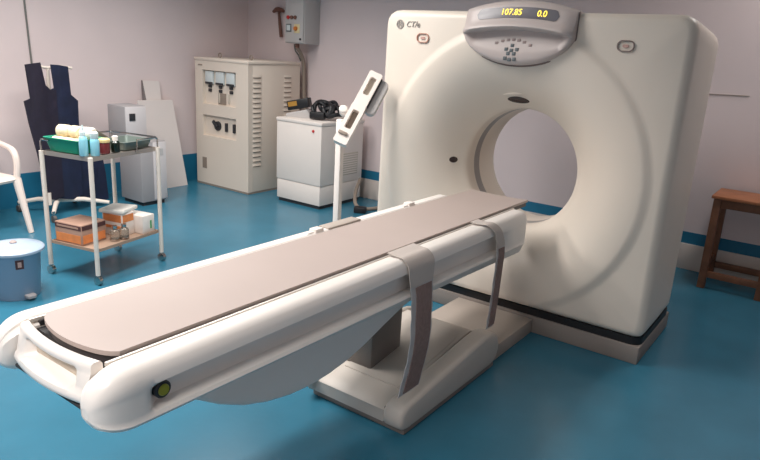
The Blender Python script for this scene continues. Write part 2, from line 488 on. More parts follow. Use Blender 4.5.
# cradle: long padded board with a bowed foot end and a slightly tilted nose in the bore
def cradle_bm(zlo, zhi, ins, bev):
    W = .177-ins
    secs = []
    for i in range(25):
        u = -1+2*i/24
        x = TX+W*u
        y0 = .772+ins+(.036*u*u+.014*abs(u)**10)
        y1 = 3.35-ins-.02*u*u
        dip = .010*(1-u*u)
        n = 30; row = []
        for k in range(n+1):
            t = k/n; y = y0+(y1-y0)*t
            row.append((x, y, zhi-dip*sm(0, .12, t)))
        for k in range(n, -1, -1):
            t = k/n; y = y0+(y1-y0)*t
            row.append((x, y, zlo))
        secs.append(row)
    return loft(secs)
cr = obj('cradle', cradle_bm(.766, .779, 0, 0), M['cradle'], table, 30)
obj('cradle_underside', cradle_bm(.742, .766, .007, 0), M['cradleside'], cr, 30)
# small clips along the far edge
for y in (1.99, 2.71):
    obj('edge_clip', join(box(TX-.245, TX-.205, y, y+.05, .768, .786, .003), box(TX-.235, TX-.210, y-.045, y-.006, .768, .778, .002)), M['table'], table)
obj('edge_plate', box(TX-.262, TX-.203, 2.07, 2.30, .768, .779, .003), M['plinth'], table)

# belly fairing under the covers
bel = [(.92, .60), (1.0, .585), (1.09, .528), (1.18, .484), (1.28, .452), (1.38, .432), (1.48, .424), (1.58, .428), (1.68, .442), (1.78, .468), (1.90, .508), (2.02, .545), (2.14, .575), (2.14, .60)]
obj('belly_fairing', prism(bel, 'X', TX-.245, TX+.240, .012), M['table'], table, 30)
# lifting column
obj('lifting_column', box(TX-.16, TX+.0, 2.16, 2.40, .12, .57, .01), M['column'], table)
# pedestal
obj('base_plate', box(TX-.20, TX+.306, 1.995, 2.82, 0, .035, .006), M['plinthdark'], table)
ped = [(1.985, .030), (1.985, .085), (2.00, .098), (2.04, .110), (2.66, .200), (2.72, .202), (2.75, .188), (2.77, .16), (2.78, .03)]
obj('base_cover', prism(ped, 'X', TX-.185, TX+.207, .006), M['pedestal'], table, 30)
obj('beam_gap', box(TX+.205, TX+.217, 1.99, 2.76, .03, .10), M['gap'], table)
obj('base_panel', prism([(2.12, .116), (2.62, .188), (2.62, .198), (2.12, .126)], 'X', TX-.12, TX+.19, .003), M['pedestal'], table)
beam = [(1.962, .045), (1.955, .075), (1.960, .108), (1.980, .130), (2.02, .142), (2.62, .206), (2.69, .213), (2.75, .208), (2.80, .192), (2.835, .165), (2.85, .13), (2.85, .09), (2.835, .050), (2.80, .028), (2.76, .022), (2.02, .022), (1.985, .028)]
for a, b in ((TX+.215, TX+.315), (TX-.215, TX-.175)):
    obj('base_side_cover', prism(beam, 'X', a, b, .022, 4), M['pedestal'], table, 40)
obj('link_plate', box(TX-.205, TX+.285, 2.86, 3.349, 0, .085, .006), M['plinth'], table)

# ------------------------------------------------------------------ straps hanging over the right side cover
def strap(name, label, pathc, w0, w1, split, loc):
    root = thing(name, label, 'strap', loc)
    pts = smooth_path([(0, p[1], p[2]) for p in pathc], 6)
    xs = smooth_path([(p[0], 0, 0) for p in pathc], 6)
    n = len(pts)
    def band(i0, i1, f0, f1, lift, th, wv=0):
        secs = []
        for i in range(i0, i1):
            t = i/(n-1); w = w0+(w1-w0)*sm(.30, .55, t)
            p = pts[i]; x = xs[i].x
            a = pts[min(i+1, n-1)]-pts[max(i-1, 0)]; dx = xs[min(i+1, n-1)].x-xs[max(i-1, 0)].x
            nrm = Vector((-a.z, 0, dx)).normalized()
            row = []; m = 8
            for k in range(m+1):
                f = f0+(f1-f0)*k/m
                q = Vector((x, p.y+w*(f-.5), p.z))+nrm*(lift+wv*math.sin(i*1.1+k*.9))
                row.append(q)
            secs.append(row+[q-nrm*th for q in row[::-1]])
        return loft(secs)
    k = int(n*split)
    obj('webbing', band(0, k+1, 0, 1, .004, .0035), M['strap'], root, 40)
    obj('clear_sleeve', band(k, n, 0, 1, .003, .003, .0012), M['strapedge'], root, 40)
    obj('hook_pad', band(k+1, n-1, .20, .92, .0065, .003), M['velcro'], root, 40)
    return root
xo = TX+.290
strap('restraint_strap', 'wide grey restraint strap hanging from the middle of the patient table', [
    (TX+.196, 2.045, .783), (TX+.235, 2.05, .776), (TX+.264, 2.055, .770), (TX+.287, 2.06, .742), (xo, 2.065, .700), (xo, 2.07, .655), (xo+.004, 2.075, .60), (xo+.008, 2.075, .52),
    (xo+.014, 2.07, .42), (xo+.013, 2.055, .33), (xo+.010, 2.035, .26), (xo+.006, 2.02, .195)], .185, .155, .46, (xo, 2.05, .2))
strap('restraint_strap', 'narrow grey restraint strap hanging near the bore end of the table', [
    (TX+.196, 2.66, .783), (TX+.235, 2.67, .777), (TX+.264, 2.70, .771), (TX+.287, 2.73, .742), (xo+.002, 2.755, .700), (xo+.002, 2.775, .655), (xo+.004, 2.78, .60), (xo+.004, 2.775, .52),
    (xo+.006, 2.765, .42), (xo+.008, 2.75, .32), (xo+.010, 2.735, .245)], (.075), .085, .5, (xo, 2.79, .2))

# ------------------------------------------------------------------ power cabinet in the corner
cab = thing('power_cabinet', 'tall cream power cabinet with meters and louvred side in the far corner', 'cabinet', (-5.31, 4.85, 0))
CX0, CX1, CY0, CY1, CH = -5.72, -4.905, 4.50, 5.25, 1.35
def framed_front(x0, x1, y, z0, z1, holes, depth):
    """front sheet with rectangular recesses"""
    xs = sorted({x0, x1, *[h[0] for h in holes], *[h[1] for h in holes]}); zs = sorted({z0, z1, *[h[2] for h in holes], *[h[3] for h in holes]})
    bm = bmesh.new()
    def q(*p): bm.faces.new([bm.verts.new(c) for c in p])
    for a, b in zip(xs, xs[1:]):
        for c, d in zip(zs, zs[1:]):
            inh = any(h[0] <= a and b <= h[1] and h[2] <= c and d <= h[3] for h in holes)
            yy_ = y+depth if inh else y
            q((a, yy_, c), (b, yy_, c), (b, yy_, d), (a, yy_, d))
    for h in holes:
        a, b, c, d = h
        q((a, y, c), (a, y+depth, c), (a, y+depth, d), (a, y, d)); q((b, y, c), (b, y, d), (b, y+depth, d), (b, y+depth, c))
        q((a, y, c), (b, y, c), (b, y+depth, c), (a, y+depth, c)); q((a, y, d), (a, y+depth, d), (b, y+depth, d), (b, y, d))
    q((x0, y, z0), (x0, y, z1), (x0, y+.06, z1), (x0, y+.06, z0)); q((x1, y, z0), (x1, y+.06, z0), (x1, y+.06, z1), (x1, y, z1))
    q((x0, y, z1), (x1, y, z1), (x1, y+.06, z1), (x0, y+.06, z1)); q((x0, y, z0), (x0, y+.06, z0), (x1, y+.06, z0), (x1, y, z0))
    q((x0, y+.06, z0), (x0, y+.06, z1), (x1, y+.06, z1), (x1, y+.06, z0))
    bmesh.ops.remove_doubles(bm, verts=bm.verts[:], dist=1e-5); bmesh.ops.recalc_face_normals(bm, faces=bm.faces[:])
    return bm
holes = [(-5.60, -5.085, .875, 1.225), (-5.605, -5.085, .54, .76)]
obj('cabinet_body', box(CX0, CX1, CY0+.06, CY1, .02, CH-.03, .004), M['cabinet'], cab)
obj('front_panel', framed_front(CX0, CX1, CY0, .02, CH-.03, holes, .035), M['cabinet'], cab)
obj('top_cap', box(CX0-.008, CX1+.008, CY0-.008, CY1, CH-.03, CH, .006), M['cabinet'], cab)
obj('foot_rail', box(CX0, CX1, CY0, CY1, 0, .02), M['conduit'], cab)
for i in range(3):
    x = -5.515+.165*i
    mf = obj('meter', box(x-.062, x+.062, CY0+.012, CY0+.036, 1.085, 1.215, .008), M['meter'], cab)
    obj('meter_mask', box(x-.058, x+.058, CY0+.008, CY0+.016, 1.083, 1.105, .002), M['dark'], mf)
    for z in (1.062, 1.02): obj('terminal', lathe([(.028, -.0), (.026, .016), (.001, .018)], (x, CY0+.036, z), 14, True, 'Y') if False else box(x-.024, x+.024, CY0+.02, CY0+.036, z-.016, z+.016, .006), M['dark'], cab)
    if i: obj('lead', box(x-.012-.02*i, x+.012-.02*i, CY0+.026, CY0+.036, .90, 1.0, .003), M['cabshade'], cab)
obj('rating_plate', box(-5.39, -5.27, CY0+.028, CY0+.036, .885, 1.0, .002), M['conduit'], cab)
sw = obj('rotary_switch', lathe([(.05, .036), (.048, .018), (.001, .016)], (-5.40, CY0, .655), 20, True, 'Y'), M['dark'], cab)
hb = box(-.075, .02, -.012, .012, -.017, .017, .006); xf(hb, Matrix.Translation((-5.40, CY0+.010, .655)) @ Matrix.Rotation(.7, 4, 'Y'))
obj('switch_handle', hb, M['dark'], sw)
for x in (-5.26, -5.14): obj('breaker', box(x-.015, x+.015, CY0+.012, CY0+.036, .61, .70, .004), M['dark'], cab)
obj('warning_label', box(-5.625, -5.555, CY0-.002, CY0+.001, .18, .30), M['conduit'], cab)
obj('name_plate', box(-5.67, -5.60, CY0-.002, CY0+.001, 1.265, 1.278), M['conduit'], cab)
for (y, ) in ((4.62,), (5.06,)):
    n = 19
    for i in range(n):
        z = .29+.05*i
        bm = loft([[(CX1, y-.06, z), (CX1, y-.06, z+.026), (CX1+.001, y-.06, z+.004)], [(CX1, y-.052, z), (CX1, y-.052, z+.026), (CX1+.008, y-.052, z+.002)],
                   [(CX1, y+.052, z), (CX1, y+.052, z+.026), (CX1+.008, y+.052, z+.002)], [(CX1, y+.06, z), (CX1, y+.06, z+.026), (CX1+.001, y+.06, z+.004)]])
        lv = obj('louvre', bm, M['cabinet'], cab)
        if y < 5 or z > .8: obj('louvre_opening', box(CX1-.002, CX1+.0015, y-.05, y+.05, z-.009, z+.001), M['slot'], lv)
for x in (-5.58, -5.10):
    bm = tube([(x+.022*math.cos(a), 4.72, CH+.024+.022*math.sin(a)) for a in [2*PI*i/16 for i in range(16)]], .006, 6, True)
    obj('lifting_eye', bm, M['conduit'], cab)

# ------------------------------------------------------------------ white console unit beside it
gen = thing('equipment_cabinet', 'low white equipment cabinet with a red lamp between power cabinet and gantry', 'cabinet', (-4.27, 4.9, 0))
EX0, EX1, EY0, EY1, EH = -4.57, -3.985, 4.57, 5.22, .84
obj('cabinet_body', box(EX0, EX1, EY0, EY1, .23, EH-.035, .008), M['white'], gen)
obj('lower_body', box(EX0+.006, EX1-.006, EY0+.006, EY1-.006, .034, .222, .006), M['white'], gen)
obj('body_seam', box(EX0+.012, EX1-.012, EY0+.012, EY1-.012, .215, .235), M['white'], gen)
obj('top_lid', box(EX0-.006, EX1+.006, EY0-.006, EY1+.006, EH-.035, EH, .008), M['white'], gen)
obj('recessed_base', box(EX0+.02, EX1-.02, EY0+.02, EY1-.02, 0, .036), M['dark'], gen)
obj('red_lamp', lathe([(.014, .004), (.013, -.006), (.001, -.008)], (-4.085, EY0-.002, .752), 16, True, 'Y'), M['redlamp'], gen)
vent = obj('vent_grille', box(EX1-.001, EX1+.003, 4.78, 5.14, .30, .52, .002), M['cabshade'], gen)
for i in range(9): obj('vent_slat', box(EX1+.001, EX1+.005, 4.79, 5.13, .312+.023*i, .322+.023*i), M['white'], vent)

# black cable bundle, label box and adapter on the white cabinet
cb = thing('cable_coil', 'bundle of thick black cable coiled on the white equipment cabinet', 'cable', (-4.2, 4.82, EH))
def coil(c, r, tilt, rc, seed, turns=1.0):
    rnd = random.Random(seed); P = []
    for i in range(28):
        a = 2*PI*i/28
        v = Vector((r*math.cos(a), r*.8*math.sin(a), .012*math.sin(3*a+seed)))
        v.rotate(Matrix.Rotation(tilt[0], 3, 'X')); v.rotate(Matrix.Rotation(tilt[1], 3, 'Y'))
        P.append(Vector(c)+v)
    return tube(P, rc, 8, True)
for i, (c, r, t) in enumerate((((-4.18, 4.80, EH+.105), .10, (.9, .2)), ((-4.13, 4.82, EH+.085), .085, (.7, -.4)), ((-4.22, 4.80, EH+.10), .075, (1.1, .5)),
                               ((-4.08, 4.82, EH+.09), .085, (.6, .3)), ((-4.16, 4.86, EH+.13), .09, (.4, .1)), ((-4.04, 4.88, EH+.09), .065, (.8, .1)))):
    obj('cable_loop', coil(c, r, t, .021, i), M['cable'], cb)
obj('cable_plug', xf(box(-.075, .075, -.035, .035, -.035, .035, .012), Matrix.Translation((-4.17, 4.72, EH+.045)) @ Matrix.Rotation(.4, 4, 'Z')), M['cable'], cb)
lb = thing('black_adapter_box', 'black box with a yellow brown label resting on the grey sleeve beside the cable coil', 'box', (-4.44, 4.78, EH+.07))
bx_ = xf(box(-.115, .115, -.05, .05, -.046, .046, .008), Matrix.Translation((-4.45, 4.76, EH+.128)) @ Matrix.Rotation(.35, 4, 'Z') @ Matrix.Rotation(-.22, 4, 'Y'))
b_ = obj('box_body', bx_, M['cable'], lb)
obj('box_label', xf(box(-.10, -.005, -.0515, -.049, -.012, .034), Matrix.Translation((-4.45, 4.76, EH+.128)) @ Matrix.Rotation(.35, 4, 'Z') @ Matrix.Rotation(-.22, 4, 'Y')), M['label'], b_)
single('cardboard_sleeve', xf(prism([(-.13, 0), (.13, 0), (.12, .055), (.09, .085), (-.12, .035)], 'Y', -.06, .06, .004), Matrix.Translation((-4.43, 4.75, EH)) @ Matrix.Rotation(.35, 4, 'Z')),
       M['boxgrey'], 'pale grey sleeve under the black labelled box on the white cabinet', 'sleeve', (-4.40, 4.77, EH))

# hoses on the floor between white cabinet and gantry
single('floor_hose', tube(smooth_path([(-3.92, 5.12, .25), (-3.88, 5.0, .14), (-3.80, 4.90, .05), (-3.70, 4.88, .018), (-3.62, 5.0, .018), (-3.60, 5.2, .018)]), .018, 8), M['conduit'],
       'grey hose running down to the floor right of the white equipment cabinet', 'hose', (-3.7, 4.9, 0))
single('foot_pedal_block', xf(box(-.06, .06, -.04, .04, 0, .06, .012), Matrix.Translation((-3.66, 4.80, 0)) @ Matrix.Rotation(.5, 4, 'Z')), M['cable'],
       'small black block on the floor between white cabinet and gantry', 'block', (-3.66, 4.80, 0))

# ------------------------------------------------------------------ switch box on the back wall
sb = thing('switch_box', 'grey electrical switch box mounted on the wall above the power cabinet', 'switch box', (-4.87, 5.3, 1.53))
SX0, SX1, SY0 = -5.02, -4.745, 5.13
obj('box_body', box(SX0, SX1, SY0, BY, 1.54, 2.25, .006), M['boxgrey'], sb)
obj('box_door', box(SX0+.01, SX1-.01, SY0-.014, SY0, 1.55, 2.24, .005), M['boxgrey'], sb)
fy = SY0-.014
for x, m in ((-4.965, M['redlamp']), (-4.915, M['brown']), (-4.865, M['brown'])):
    obj('pilot_lamp', lathe([(.020, .004), (.018, -.014), (.001, -.018)], (x, fy, 1.80), 14, True, 'Y'), m, sb)
ml = obj('meter_frame', box(-4.99, -4.92, fy-.008, fy+.001, 1.655, 1.735, .004), M['button'], sb)
obj('meter_face', box(-4.980, -4.930, fy-.011, fy-.006, 1.668, 1.722, .002), M['meter'], ml)
kp = obj('knob_plate', box(-4.88, -4.80, fy-.004, fy+.001, 1.645, 1.735, .003), M['ivory'], sb)
obj('rotary_knob', lathe([(.022, .0), (.02, -.025), (.001, -.027)], (-4.85, fy-.002, 1.69), 14, True, 'Y'), M['orange'], kp)
obj('box_lock', box(-4.89, -4.865, fy-.010, fy+.001, 1.98, 2.06, .004), M['dark'], sb)
obj('cable_gland', lathe([(.022, 1.50), (.022, 1.545)], (-4.90, SY0+.06, 0), 14), M['brown'], sb)
obj('door_catch', lathe([(.012, .0), (.01, -.012), (.001, -.014)], (-4.79, fy, 1.585), 12, True, 'Y'), M['dark'], sb)
hd = thing('isolator_handle', 'brown T shaped handle hanging on the wall left of the grey switch box', 'handle', (-5.3, BY, 1.66))
obj('shaft', tube([(-5.325, BY-.03, 1.86), (-5.31, BY-.03, 1.75), (-5.285, BY-.03, 1.60)], [.014, .017, .019], 10), M['brown'], hd)
obj('cross_grip', tube([(-5.41, BY-.03, 1.865), (-5.37, BY-.03, 1.885), (-5.335, BY-.03, 1.89), (-5.29, BY-.03, 1.885), (-5.25, BY-.03, 1.87)], [.016, .024, .028, .024, .014], 10), M['brown'], hd)
obj('wall_peg', tube([(-5.33, BY+.01, 1.862), (-5.33, BY-.03, 1.862)], .008, 8), M['conduit'], hd)
single('flexible_conduit', tube(smooth_path([(-4.90, 5.19, 1.495), (-4.90, 5.245, 1.44), (-4.90, 5.295, 1.32), (-4.89, 5.30, 1.0), (-4.875, 5.31, .8), (-4.87, 5.31, .3), (-4.87, 5.31, .03)]), .020, 10),
       M['conduit'], 'grey brown flexible conduit dropping from the switch box behind the power cabinet', 'conduit', (-4.88, 5.3, 0))
single('conduit_wire', tube(smooth_path([(-4.99, 5.24, 1.534), (-4.975, 5.24, 1.47), (-4.95, 5.262, 1.42), (-4.935, 5.285, 1.36)]), .008, 8), M['greycable'],
       'thin grey wire from the left underside of the switch box to the conduit', 'wire', (-4.9, 5.25, 1.4))

# ------------------------------------------------------------------ slotted white arm on a post beyond the table
ps = thing('equipment_post', 'white post with a tilted slotted arm standing beyond the patient table', 'stand', (-2.52, 3.02, 0))
px, py = -2.492, 3.03
obj('post', box(px-.021, px+.021, py-.018, py+.018, .03, 1.12, .005), M['white'], ps)
obj('post_foot', lathe([(.16, 0), (.16, .015), (.05, .03), (.03, .045)], (px, py, 0), 28), M['white'], ps)
# arm lies in a plane facing the viewer's side; built flat (x along, y across) then stood up
d1 = Vector((.815, .579, 0)); 
AM = Matrix.Translation((px+.052, py-.025, 1.02)) @ Matrix(((d1.x, 0, d1.y, 0), (d1.y, 0, -d1.x, 0), (0, 1, 0, 0), (0, 0, 0, 1))) @ Matrix.Rotation(-.5, 4, 'X') @ Matrix.Rotation(-.40, 4, 'Z') @ Matrix.Diagonal((1.05, .97, 1, 1))
def arm_plate(x0, x1, y0, y1, hx, hy0, hy1, th):
    o = rrect(x0, x1, y0, y1, .012, 4); i = rrect(-hx, hx, hy0, hy1, .010, 4)
    return loft([[(x, y, 0) for x, y in o], [(x, y, th) for x, y in o], [(x, y, th) for x, y in i], [(x, y, 0) for x, y in i], [(x, y, 0) for x, y in o]], True, False)
def am(bm): 
    bmesh.ops.remove_doubles(bm, verts=bm.verts[:], dist=1e-6)
    bmesh.ops.recalc_face_normals(bm, faces=bm.faces[:]); return xf(bm, AM)
obj('lower_frame', am(arm_plate(-.042, .042, -.06, .215, .020, .045, .175, .05)), M['white'], ps)
obj('slot_back', am(box(-.022, .022, .04, .18, -.002, .012)), M['conduit'], ps)
obj('upper_frame', am(arm_plate(-.040, .040, .205, .46, .018, .295, .42, .045)), M['white'], ps)
obj('slot_back', am(box(-.020, .020, .29, .425, -.002, .014)), M['cabshade'], ps)
obj('round_head', am(prism(rrect(.025, .095, .20, .445, .034, 8), 'Z', -.03, .012, .006)), M['boxgrey'], ps)
obj('head_gap', am(box(.038, .046, .23, .44, .0, .03)), M['dark'], ps)
obj('pivot_knob', am(lathe([(.026, -.02), (.026, .04), (.020, .046), (.001, .048)], (-.072, .15, 0), 20)), M['white'], ps)
obj('clamp_lever', am(box(-.034, .020, -.006, .014, .05, .062, .003)), M['conduit'], ps)
obj('knob_link', am(box(-.085, -.03, .125, .165, .0, .03, .006)), M['white'], ps)

# ------------------------------------------------------------------ lead apron on a mobile rack
rk = thing('apron_rack', 'white mobile rack with castors behind the trolley, holding the lead apron', 'rack', (-5.45, 2.78, 0))
rx, ry = -5.47, 2.80
obj('pole', tube([(rx, ry, .10), (rx, ry, 1.16)], .016, 10), M['tube'], rk)
obj('hanger_bar', tube([(rx+.02, ry-.18, 1.235), (rx+.02, ry-.10, 1.25), (rx+.01, ry, 1.235), (rx+.02, ry+.10, 1.25), (rx+.02, ry+.20, 1.235)], .012, 10), M['tube'], rk)
obj('pole_hook', tube([(rx, ry, 1.15), (rx+.01, ry, 1.24)], .012, 10), M['tube'], rk)
for ex, ey in ((-5.17, 2.60), (-5.20, 3.12), (-5.68, 2.56), (-5.68, 3.06)):
    obj('base_leg', tube([(rx, ry, .11), ((rx+ex)/2, (ry+ey)/2, .115), (ex, ey, .085)], [.022, .02, .016], 10), M['tube'], rk)
    cs = obj('caster', tube([(ex, ey, .095), (ex, ey, .05)], .011, 8), M['steel'], rk)
    obj('wheel', lathe([(.012, -.014), (.030, -.012), (.030, .012), (.012, .014)], (ex, ey, .030), 18, True, 'Y'), M['wheel'], cs)
obj('socket_stub', tube([(-5.36, 2.67, .105), (-5.36, 2.67, .21)], .017, 10), M['tube'], rk)

ap = thing('lead_apron', 'dark navy and purple lead apron hanging on the rack against the left wall', 'apron', (-5.38, 2.78, 0))
def cloth(poly, x, amp, ph, th=.012):
    bm = bmesh.new(); vs = [bm.verts.new((0, a, b)) for a, b in poly]
    f = bm.faces.new(vs); bmesh.ops.triangulate(bm, faces=[f])
    for _ in range(3): bmesh.ops.subdivide_edges(bm, edges=bm.edges[:], cuts=1, use_grid_fill=False)
    for v in bm.verts:
        y, z = v.co.y, v.co.z
        v.co.x = x+amp*math.sin(y*26+ph+z*2)*(1.25-z)+.03*(1.2-z)-.06*max(0, abs(y-2.78)-.08)
    bmesh.ops.recalc_face_normals(bm, faces=bm.faces[:])
    ret = bmesh.ops.extrude_face_region(bm, geom=bm.faces[:])
    bmesh.ops.translate(bm, vec=(-th, 0, 0), verts=[v for v in ret['geom'] if isinstance(v, bmesh.types.BMVert)])
    bmesh.ops.recalc_face_normals(bm, faces=bm.faces[:])
    return bm
L_ = [(2.592, 1.262), (2.655, 1.272), (2.712, 1.280), (2.738, 1.10), (2.775, 1.062), (2.82, 1.06), (2.81, .16), (2.72, .14), (2.66, .16), (2.615, .55), (2.575, .80), (2.556, .975), (2.605, .995), (2.634, 1.03), (2.638, 1.11), (2.612, 1.20)]
R_ = [(2.80, 1.265), (2.87, 1.262), (2.948, 1.25), (2.938, 1.18), (2.936, 1.10), (2.952, 1.02), (3.012, .965), (3.005, .80), (2.985, .55), (2.98, .15), (2.88, .12), (2.77, .14), (2.765, 1.055), (2.81, 1.075)]
obj('left_panel', cloth(L_, -5.395, .010, 0), M['purple'], ap, 60, label='dark purple left panel')
obj('right_panel', cloth(R_, -5.405, .010, 1.2), M['navy'], ap, 60, label='navy blue right panel')
ap2 = single('lead_skirt', cloth([(2.99, .62), (3.20, .60), (3.24, .30), (3.25, .06), (3.10, .05), (2.97, .07), (2.97, .35)], -5.43, .012, .4), M['navy'],
             'dark blue lead skirt hanging low beside the apron behind the trolley', 'lead skirt', (-5.4, 3.1, 0), ang=60)
obj('skirt_loop', tube(smooth_path([(-5.43, 3.03, .60), (-5.462, 2.93, .85), (rx+.005, ry+.06, 1.232)]), .007, 8), M['navy'], None).parent = ap2
bpy.data.objects['skirt_loop'].location = -Vector(ap2.location)

# ------------------------------------------------------------------ grey cases and white boards along the left wall
tw = thing('grey_equipment_case', 'pale grey equipment case standing on the floor behind the trolley', 'case', (-5.3, 3.56, 0))
obj('case_body', box(-5.50, -5.16, 3.43, 3.70, .035, .60, .008), M['tower'], tw)
obj('front_strip', box(-5.165, -5.150, 3.56, 3.695, .05, .59, .003), M['towerlight'], tw)
obj('case_base', box(-5.48, -5.18, 3.45, 3.68, 0, .036), M['dark'], tw)
obj('case_badge', box(-5.152, -5.147, 3.60, 3.66, .47, .53), M['boxgrey'], tw)
t2 = thing('small_grey_case', 'smaller grey case with a black square resting on top of the equipment case', 'case', (-5.36, 3.45, .60))
obj('case_body', box(-5.54, -5.27, 3.36, 3.58, .60, .915, .006), M['tower'], t2)
obj('face_plate', box(-5.272, -5.262, 3.365, 3.575, .605, .91, .003), M['towerlight'], t2)
obj('black_inlet', box(-5.264, -5.256, 3.40, 3.46, .785, .85, .003), M['dark'], t2)
def lean(y0, y1, h, x0, x1, th, poly=None):
    p = poly or [(y0, 0), (y1, 0), (y1, h), (y0, h)]
    bm = prism(p, 'X', 0, th)
    for v in bm.verts: v.co.x += x0+(x1-x0)*v.co.z/h
    return bm
single('white_board', lean(3.76, 4.32, .93, -5.69, -5.79, .018, [(3.80, 0), (4.33, 0), (4.24, .90), (3.83, .91)]), M['board'],
       'large white board leaning on the left wall beside the power cabinet', 'board', (-5.7, 4.04, 0))
wp = single('tall_white_board', lean(3.9, 4.12, 1.14, -5.735, -5.836, .010, [(3.90, 0), (4.14, 0), (4.125, 1.09), (3.935, 1.10)]), M['board'],
            'taller narrow white board standing behind the large leaning board', 'board', (-5.76, 4.0, 0))
e_ = obj('panel_edge', lean(0, 0, 1.14, -5.738, -5.845, .022, [(3.885, 0), (3.93, 0), (3.955, .87), (3.928, 1.10)]), M['boardedge'], None); e_.parent = wp; e_.location = -Vector(wp.location)

# ------------------------------------------------------------------ white plastic chair (only its right side is in the frame)
ch = thing('plastic_armchair', 'white plastic armchair at the left edge of the room', 'chair', (-5.28, 2.05, 0))
def legs(x, y, x2, y2, z1): return tube([(x2, y2, 0), ((x+x2)/2, (y+y2)/2, z1/2), (x, y, z1)], [.020, .026, .034], 10)
for s in (1, -1):
    y = 2.06+s*.25
    yo = 2.06+s*.275
    obj('leg', legs(-5.12, y, -5.015, yo, .42), M['chair'], ch)
    obj('leg', legs(-5.52, y, -5.66, yo, .42), M['chair'], ch)
    obj('armrest', tube(smooth_path([(-5.12, y, .40), (-5.115, y+s*.012, .52), (-5.135, y+s*.012, .605), (-5.20, y+s*.01, .645), (-5.36, y, .668), (-5.52, y-s*.01, .70), (-5.60, y-s*.02, .75)]), [.024]*18+[.021]*19, 10), M['chair'], ch)
secs = []
for i in range(13):
    u = -1+i/6; secs.append([(x, 2.06+u*.245, z+.015*u*u) for x, z in ((-5.10, .385), (-5.09, .405), (-5.13, .425), (-5.3, .415), (-5.52, .405), (-5.52, .385), (-5.3, .395), (-5.10, .40))])
obj('seat', loft(secs), M['chair'], ch)
secs = []
for i in range(13):
    u = -1+i/6; secs.append([(x+.06*u*u, 2.06+u*.235, z) for x, z in ((-5.50, .40), (-5.56, .62), (-5.62, .84-.05*u*u), (-5.645, .84-.05*u*u), (-5.585, .62), (-5.525, .40))])
obj('backrest', loft(secs), M['chair'], ch)

# ------------------------------------------------------------------ pedal bin
bc = (-3.835, 1.675)
bn = thing('pedal_bin', 'pale blue round pedal bin with a flat lid in front of the trolley', 'bin', (*bc, 0))
obj('bin_body', lathe([(.118, 0), (.122, .01), (.140, .265), (.144, .27), (.144, .285), (.136, .285), (.12, .03), (.001, .03)], (*bc, 0), 40), M['bin'], bn)
lid = obj('lid', lathe([(.158, .279), (.164, .283), (.164, .296), (.156, .304), (.10, .318), (.04, .324), (.001, .325)], (*bc, 0), 40), M['binlid'], bn)
obj('lid_knob', lathe([(.018, .322), (.020, .330), (.012, .336), (.001, .337)], (bc[0], bc[1], 0), 16), M['palebutton'], lid)
pa = math.radians(-5)
obj('pedal', xf(prism(rrect(.10, .165, -.028, .028, .02, 5), 'Z', .014, .034, .004), Matrix.Translation((*bc, 0)) @ Matrix.Rotation(pa+.15, 4, 'Z')), M['tower'], bn)
# label wraps on the body
secs = []
for i in range(7):
    a = math.radians(-24+18*i/6)
    secs.append([(bc[0]+r*math.cos(a), bc[1]+r*math.sin(a), z) for r, z in ((.1375, .20), (.1405, .255), (.1425, .255), (.1395, .20))])
ll = obj('bin_sticker', loft(secs), M['cartondark'], bn)
secs = []
for i in range(5):
    a = math.radians(-19+8*i/4)
    secs.append([(bc[0]+r*math.cos(a), bc[1]+r*math.sin(a), z) for r, z in ((.1385, .212), (.1405, .244), (.143, .244), (.141, .212))])
obj('sticker_print', loft(secs), M['redmark'], ll)

# ------------------------------------------------------------------ instrument trolley
TR = Vector((-3.904, 2.312, 0)); TA = math.radians(12.7)
tr = thing('instrument_trolley', 'two shelf cream metal trolley on castors loaded with dressings and boxes', 'trolley', TR, TA)
HU, HV, TZ, SZ = .205, .286, .815, .222
L = dict(parent=tr, world=False)
def tray_bm(z, lip, th=.012):
    a, b = HU-.012, HV-.012
    return join(box(-a, a, -b, b, z-th, z, .002), box(-a, a, -b-.003, -b+.003, z-th, z+lip), box(-a, a, b-.003, b+.003, z-th, z+lip), box(-a-.003, -a+.003, -b, b, z-th, z+lip), box(a-.003, a+.003, -b, b, z-th, z+lip))
obj('top_shelf', tray_bm(TZ-.005, .006, .022), M['shelf'], **L)
obj('bottom_shelf', tray_bm(SZ, .008), M['shelfwood'], **L)
for su in (-1, 1):
    for sv in (-1, 1):
        x, y = su*HU, sv*HV
        obj('leg', tube([(x, y, .065), (x, y, TZ)], .0145, 12), M['tube'], **L)
        c = obj('caster', tube([(x, y, .07), (x, y, .045)], .010, 8), M['steel'], **L)
        obj('wheel', lathe([(.010, -.014), (.029, -.012), (.029, .012), (.010, .014)], (x, y, .0295), 18, True, 'Y'), M['steel'], c, world=False)
zr_ = TZ+.068
rail = [(HU, -HV*.1, zr_), (HU, HV, zr_), (-HU, HV, zr_), (-HU, -HV, zr_), (HU*.2, -HV, zr_)]
def dense(pts, k=8):
    out = []
    for a, b in zip(pts, pts[1:]): out += [Vector(a).lerp(Vector(b), i/k) for i in range(k)]
    return out+[Vector(pts[-1])]
rail_p = [(HU, HV-.012, zr_), (HU-.012, HV, zr_)]
g = [tube([(HU, -HV, TZ), (HU, -HV, TZ+.0), (HU, -HV, TZ+.001)], .004, 6)]
